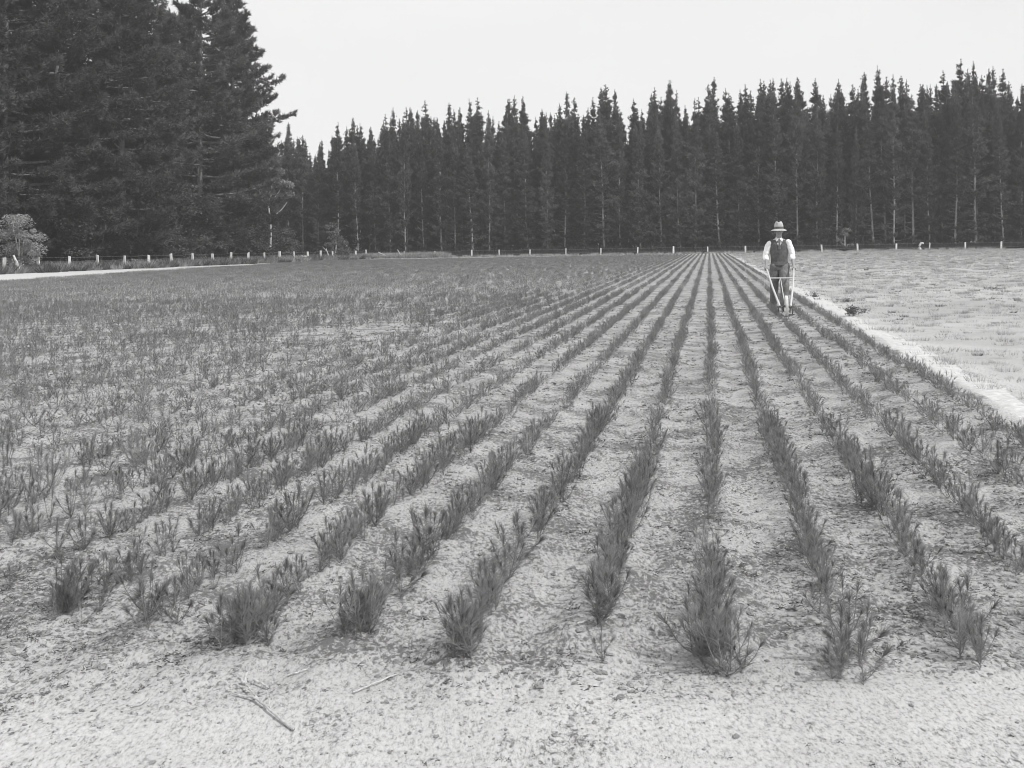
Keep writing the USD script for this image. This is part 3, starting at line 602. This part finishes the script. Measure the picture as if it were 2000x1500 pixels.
stick('long forked dry stick lying in the sand in front of the rows', [([(573, 1431, .006), (530, 1400, .012), (500, 1375, .014), (455, 1360, .006)], .0048, .003), ([(505, 1378, .014), (488, 1358, .02), (478, 1345, .022)], .0034, .0022), ([(530, 1398, .014), (524, 1386, .03), (521, 1376, .035)], .0022, .0015)], ['stick', 'fork', 'twig'])
stick('short broken twig cluster with an upright peg above the long forked stick', [([(470, 1335, .012), (478, 1338, .012), (481, 1330, .03), (481, 1330, .055)], .0055, .0045), ([(496, 1332, .016), (512, 1338, .014), (524, 1345, .008)], .0042, .003)], ['peg', 'twig'], 'twig_cluster')
stick('thin dry stick lying in front of the gap between two tufts', [([(690, 1361, .006), (730, 1342, .01), (780, 1322, .008)], .0032, .0022)], ['stick'])
stick('thin curved twig lying at the lower left of the sand', [([(255, 1378, .004), (275, 1374, .006), (290, 1362, .004)], .003, .002)], ['stick'])
stick('small pale twig lying beside the small seedling at the front of the rows', [([(1128, 1240, .006), (1150, 1228, .012)], .004, .003)], ['stick'])
stick('short straight twig lying on the sand between the forked stick and the thin stick', [([(560, 1321, .004), (600, 1316, .006)], .003, .002)], ['stick'])

# ------------------------------------------------------------------ the man and his wheel hoe
def ball(c, r): return m3.Manifold.sphere(1.0, 20).scale(tuple(np.broadcast_to(np.asarray(r, float), 3))).translate(tuple(map(float, c)))
def limb(*jr):
    """hulls of the balls along a chain [(joint, radius), ...]"""
    out = m3.Manifold()
    for (a, ra), (b, rb) in zip(jr[:-1], jr[1:]): out += m3.Manifold.batch_hull([ball(a, ra), ball(b, rb)])
    return out
def soft(m, edge=0.016, it=8):
    t = m.refine_to_length(edge).to_mesh()
    tm = trimesh.Trimesh(t.vert_properties[:, :3], t.tri_verts, process=True)
    trimesh.smoothing.filter_taubin(tm, 0.5, 0.52, it)
    return tm
def wrinkle(tm, amp, scale, seed, stretch=(1, 1, 1)):
    tm.vertices += tm.vertex_normals * ((meshkit.fbm(tm.vertices * scale * np.array(stretch), 3, seed) - 0.5) * amp)[:, None]
    return tm
S = {-1: dict(sh=(-.178, .02, 1.362), el=(-.262, .03, 1.125), wr=(-.262, -.13, .925), hip=(-.09, .0, .90), kn=(-.105, .06, .49), an=(-.105, .36, .11), toe=(-.12, .22, .035)),
     1: dict(sh=(.178, .0, 1.380), el=(.252, .02, 1.13), wr=(.268, -.14, .93), hip=(.095, .0, .90), kn=(.085, -.19, .50), an=(.06, -.17, .085), toe=(.07, -.36, .035))}
HAND = {sd: np.array([sd * .268, -.20, .868]) for sd in (-1, 1)}
GRIP = {sd: unit(np.array([-sd * .155, -1.38, -.70])) for sd in (-1, 1)}   # along the handle, forward and down
man = thing('person', 'man in hat, white shirt, dark waistcoat and tie walking between rows, pushing a wheel hoe', 'person', (SLOPE * 21.9 + 1.425, 21.9, 0), -math.atan(SLOPE))
SK = plain_look('skin', 0.28, 0.08, 30.0, 0.6); body = m3.Manifold()
head = ball((0, -.005, 1.625), (.074, .094, .108)) + ball((0, -.045, 1.568), (.054, .05, .058))
head += m3.Manifold.batch_hull([ball((0, -.093, 1.635), .009), ball((0, -.118, 1.597), .014), ball((0, -.09, 1.59), .02)])           # nose
for sd in (-1, 1):
    head += ball((sd * .076, .005, 1.61), (.012, .022, .033)); head -= ball((sd * .031, -.1, 1.637), (.017, .014, .009)); head += ball((sd * .031, -.083, 1.637), (.013, .013, .012))
head += ball((0, -.092, 1.556), (.024, .010, .005)) + ball((0, -.09, 1.546), (.022, .011, .006)); head -= ball((0, -.104, 1.551), (.02, .008, .0018))
body += head + limb(((0, .02, 1.40), .068), ((0, .0, 1.55), .058))
body += m3.Manifold.batch_hull([ball((0, .01, 1.36), (.16, .085, .09)), ball((0, .01, 1.15), (.135, .085, .08)), ball((0, .01, .95), (.14, .09, .08))])
for sd in (-1, 1):
    j = S[sd]
    body += limb((j['sh'], .056), (j['el'], .041), (j['wr'], .028))
    body += limb((j['hip'], .075), (j['kn'], .05), (j['an'], .035)) + limb((j['an'], .035), (j['toe'], .03))
    hc, g = HAND[sd], GRIP[sd]; wr = np.array(j['wr'])
    out = unit(np.cross(g, [0, 0, 1])) * (-1 if np.cross(g, [0, 0, 1])[0] * sd < 0 else 1)              # away from the body
    up = unit(np.cross(out, g)); up = up * (1 if up[2] > 0 else -1)
    palm = m3.Manifold.batch_hull([ball(wr, .026), ball(hc + up * .034 - g * .03, .015), ball(hc + up * .03 + g * .04, .014), ball(hc + out * .036 + up * .012 - g * .028, .013), ball(hc + out * .036 + up * .012 + g * .036, .013)])
    body += palm
    for n, (o, ln) in enumerate(((.036, 1.0), (.014, 1.08), (-.009, 1.0), (-.03, .84))):                # four fingers closed round the grip
        b0 = hc + g * o + out * .037 + up * .010
        body += limb((b0, .0095), (hc + g * o + out * .030 - up * .026 * ln, .009), (hc + g * o - out * .004 - up * .038 * ln, .0085), (hc + g * o - out * .03 - up * .016, .0075))
    body += limb((hc + up * .034 + g * .012, .012), (hc + up * .026 + g * .05 - out * .026, .0105), (hc + g * .066 - out * .03 - up * .004, .009))
bm = soft(body, 0.011, 4)
obj('body', bm, SK, man, True)
shirt_look = plain_look('white_shirt', 0.86, 0.05, 14.0, 0.85); vest_look = plain_look('dark_waistcoat', 0.10, 0.3, 18.0, 0.9, 0.004); trouser_look = plain_look('dark_trousers', 0.16, 0.3, 18.0, 0.9, 0.003)
tie_look = plain_look('dark_tie', 0.13, 0.1, 50.0, 0.6); boot_look = plain_look('leather_boots', 0.06, 0.4, 20.0, 0.6); felt = plain_look('hat_felt', 0.42, 0.18, 14.0, 0.95); band_look = plain_look('hat_ribbon', 0.11, 0.15, 30.0, 0.8); hair_look = plain_look('dark_hair', 0.05, 0.2, 80.0, 0.6)
torso = lambda e: m3.Manifold.batch_hull([ball((0, .012, 1.345), (.185 + e, .098 + e, .07)), ball((0, .02, 1.45), (.085 + e, .06 + e, .03)), ball((-.13, .015, 1.405), .045 + e), ball((.13, .015, 1.405), .045 + e), ball((0, .01, 1.20), (.165 + e, .108 + e, .08)), ball((0, .01, 1.05), (.150 + e, .108 + e, .08))]) + m3.Manifold.batch_hull([ball((0, .01, 1.05), (.150 + e, .108 + e, .07)), ball((0, .01, .97), (.156 + e, .112 + e, .07))])
shirt = torso(0)
for sd in (-1, 1):
    j = S[sd]; e = np.array(j['el']); w = np.array(j['wr']); cuff = e + (w - e) * .22
    shirt += limb((j['sh'], .070), ((np.array(j['sh']) + e) / 2 + [sd * .016, 0, 0], .069), (e, .062), (cuff, .056)) + limb((cuff, .062), (e + (w - e) * .30, .060))
for sd in (-1, 1):                                             # collar and its two points
    shirt += m3.Manifold.batch_hull([ball((sd * .052, -.02, 1.475), .014), ball((sd * .03, .06, 1.485), .014), ball((sd * .012, -.082, 1.458), .008), ball((sd * .058, -.086, 1.41), .006)])
sm = wrinkle(soft(shirt, 0.014, 4), 0.034, 15, 3, (1, 1, .8))
obj('shirt', sm, shirt_look, man, True)
vest = torso(.013) + m3.Manifold.batch_hull([ball((0, .01, 1.0), (.168, .124, .05)), ball((0, -.01, .925), (.172, .122, .035))])
for sd in (-1, 1): vest -= limb(((sd * .30, .0, 1.46), .125), ((sd * .30, .0, 1.36), .125))
vee = m3.Manifold.batch_hull([ball((0, -.16, 1.265), .006), ball((-.078, -.16, 1.475), .01), ball((.078, -.16, 1.475), .01), ball((0, .03, 1.285), .006), ball((-.07, .03, 1.475), .01), ball((.07, .03, 1.475), .01)])
vest = vest - vee - m3.Manifold.cube((.5, .5, .2), True).translate((0, 0, 1.552))
obj('waistcoat', wrinkle(soft(vest, 0.014, 3), 0.010, 14, 5), vest_look, man, True)
for z in (1.225, 1.16, 1.095, 1.03): obj('button', ball((.004, -.131 - .004 * (1.225 - z) / .06, z), (.009, .006, .009)), band_look, man, True)
obj('tie', m3.Manifold.batch_hull([ball((0, -.094, 1.452), (.016, .012, .014)), ball((0, -.105, 1.42), (.012, .008, .006))]) + m3.Manifold.batch_hull([ball((0, -.104, 1.43), (.012, .008, .01)), ball((0, -.112, 1.25), (.03, .008, .01))]), tie_look, man, True)
tr = m3.Manifold.batch_hull([ball((0, .012, .96), (.160, .112, .05)), ball((-.08, .015, .87), (.098, .118, .08)), ball((.08, .015, .87), (.098, .118, .08))])
for sd in (-1, 1):
    j = S[sd]; k, a = np.array(j['kn']), np.array(j['an'])
    tr += limb((j['hip'], .108), ((np.array(j['hip']) + k) / 2, .101), (k, .088), ((k + a) / 2, .080), (a + (k - a) * .12, .074))
obj('trousers', wrinkle(soft(tr, 0.016, 4), 0.030, 11, 9, (1, 1, .7)), trouser_look, man, True)
for sd in (-1, 1):
    j = S[sd]; a, t = np.array(j['an']), np.array(j['toe'])
    bt = limb((a + [0, 0, .09], .052), (a, .05)) + m3.Manifold.batch_hull([ball(a + [0, .02, -.03], (.04, .05, .045)), ball(t, (.046, .06, .035)), ball(t + [0, .02, .02], .04)])
    obj('boot', soft(bt, 0.014, 3), boot_look, man, True)
# hat: dented crown, ribbon, brim turned down at the sides
def lathe(prof, n=40, warp=None):
    p = np.asarray(prof, float); a = np.arange(n) * 2 * np.pi / n
    v = np.stack([p[:, None, 0] * np.cos(a), p[:, None, 0] * np.sin(a), np.repeat(p[:, 1:2], n, 1)], -1).reshape(-1, 3)
    i, j = np.meshgrid(np.arange(len(p) - 1), np.arange(n), indexing='ij'); i, j = i.ravel(), j.ravel()
    f = np.stack([i * n + j, i * n + (j + 1) % n, (i + 1) * n + (j + 1) % n, (i + 1) * n + j], 1)
    if warp: v = warp(v)
    return v, f
HB = 1.662
def crown_warp(v):
    v = v.copy(); up = ss(.09, .165, v[:, 2]); v[:, 0] *= 1 - .22 * up; v[:, 1] *= 1.16; v[:, 2] -= up * .028 * np.exp(-(v[:, 0] / .03) ** 2) * (v[:, 1] < .08); v[:, 0] *= 1 - .16 * np.exp(-((v[:, 1] + .07) / .045) ** 2) * ss(.07, .14, v[:, 2])
    return v + [0, .0, HB]
def brim_warp(v):
    v = v.copy(); r = np.hypot(v[:, 0], v[:, 1]); v[:, 1] *= 1.1; o = ss(.085, .155, r); v[:, 2] += -o * (.010 + .022 * (np.abs(v[:, 0]) / .155) ** 2 + .030 * (v[:, 1] < 0) * np.abs(v[:, 1]) / .155)
    return v + [0, -.005, HB]
hat = MB().add(*lathe([(.092, .0), (.091, .05), (.086, .10), (.080, .135), (.068, .155), (.040, .163), (.0005, .163)], 40, crown_warp))
hat.add(*lathe([(.088, .002), (.11, .004), (.135, .006), (.153, .008), (.156, .005), (.153, .002), (.135, -.001), (.11, -.003), (.086, -.005)], 40, brim_warp))
ho = obj('hat', hat.out(), felt, man, True)
obj('hat_band', lathe([(.0935, .004), (.0945, .02), (.0925, .046), (.0905, .047)], 40, crown_warp), band_look, ho, True)
obj('hair', soft(ball((0, .012, 1.63), (.079, .095, .10)) - m3.Manifold.cube((.4, .4, .4), True).translate((0, -.20, 1.60)) - m3.Manifold.cube((.4, .4, .2), True).translate((0, 0, 1.47)), .012, 2), hair_look, man, True)

hoe = thing('wheel_hoe', 'wheel hoe with two pale wooden handles, crossbar and single pale wheel held by the man', 'wheel hoe', (SLOPE * 20.1 + 1.425, 20.1, 0), -math.atan(SLOPE))
wood = plain_look('pale_ash_wood', 0.5, 0.15, 10.0, 0.7, 0.0, (6, 6, 1)); iron = plain_look('worn_iron', 0.12, 0.4, 15.0, 0.55); paint = plain_look('worn_pale_paint', 0.55, 0.2, 12.0, 0.7)
OFF = np.array([0, 1.8, 0])
E0, E1 = {}, {}
for sd in (-1, 1):
    g = GRIP[sd]; E0[sd] = HAND[sd] + OFF - g * .11; E1[sd] = np.array([sd * .10, .30, .175])
    p = [E0[sd], HAND[sd] + OFF, HAND[sd] + OFF + (E1[sd] - HAND[sd] - OFF) * .5 + [sd * .012, 0, .0], E1[sd]]
    s = np.linspace(0, 1, 12); u = [0, .08, .52, 1]; P = np.stack([np.interp(s, u, np.array(p)[:, c]) for c in range(3)], 1)
    obj('handle', tube(P, np.interp(s, [0, .1, .2, 1], [.015, .015, .018, .021]), 9), wood, hoe, True)
mid = {sd: HAND[sd] + OFF + (E1[sd] - HAND[sd] - OFF) * .27 for sd in (-1, 1)}
obj('crossbar', tube([mid[-1] + [-.02, 0, 0], (mid[-1] + mid[1]) / 2, mid[1] + [.02, 0, 0]], .013, 8), wood, hoe, True)
obj('brace', tube([(mid[-1] + mid[1]) / 2 + [-.02, 0, 0], [-.01, .62, .36], [.0, .28, .22]], .008, 6), paint, hoe, True)
for sd in (-1, 1): obj('frame_arm', tube([E1[sd] + [0, .02, .01], [sd * .07, .15, .17], [sd * .045, .0, .195]], .014, 6), iron, hoe, True)
WR = .195; a = np.linspace(0, 2 * np.pi, 41)
w = thing
wheel = UsdGeom.Xform.Define(stage, str(hoe.GetPath()) + '/wheel').GetPrim()
ring = lathe([(WR - .012, -.026), (WR, -.027), (WR + .002, 0), (WR, .027), (WR - .012, .026), (WR - .014, 0), (WR - .012, -.026)], 44)
toX = lambda v: np.stack([v[:, 2], v[:, 1], -v[:, 0] + WR + .002], 1)
obj('rim', (toX(ring[0]), ring[1]), paint, wheel, True)
hub = lathe([(.0005, -.036), (.026, -.036), (.028, 0), (.026, .036), (.0005, .036)], 16); obj('hub', (toX(hub[0]), hub[1]), iron, wheel, True)
for k in range(6):
    t = k * math.pi / 3; obj('spoke', tube([[0, math.cos(t) * .02, WR + math.sin(t) * .02], [0, math.cos(t) * (WR - .01), WR + math.sin(t) * (WR - .01)]], .008, 6), paint, wheel, True)
def slab(c, size, rot=(0, 0, 0)):
    b = trimesh.creation.box(size); b.apply_transform(trimesh.transformations.euler_matrix(*rot)); b.apply_translation(c); return b
obj('tool_bar', slab((0, .30, .165), (.30, .035, .03)), iron, hoe)
for sd in (-1, 1):
    obj('tine', tube([[sd * .125, .30, .16], [sd * .13, .26, .10], [sd * .13, .29, .03]], .011, 6), iron, hoe, True)
    obj('hoe_blade', slab((sd * .105, .24, .02), (.12, .07, .008), (-.35, 0, sd * .5)), iron, hoe)
    obj('leaf_guard', slab((sd * .075, .10, .12), (.006, .22, .11), (0, sd * .12, 0)), iron, hoe)
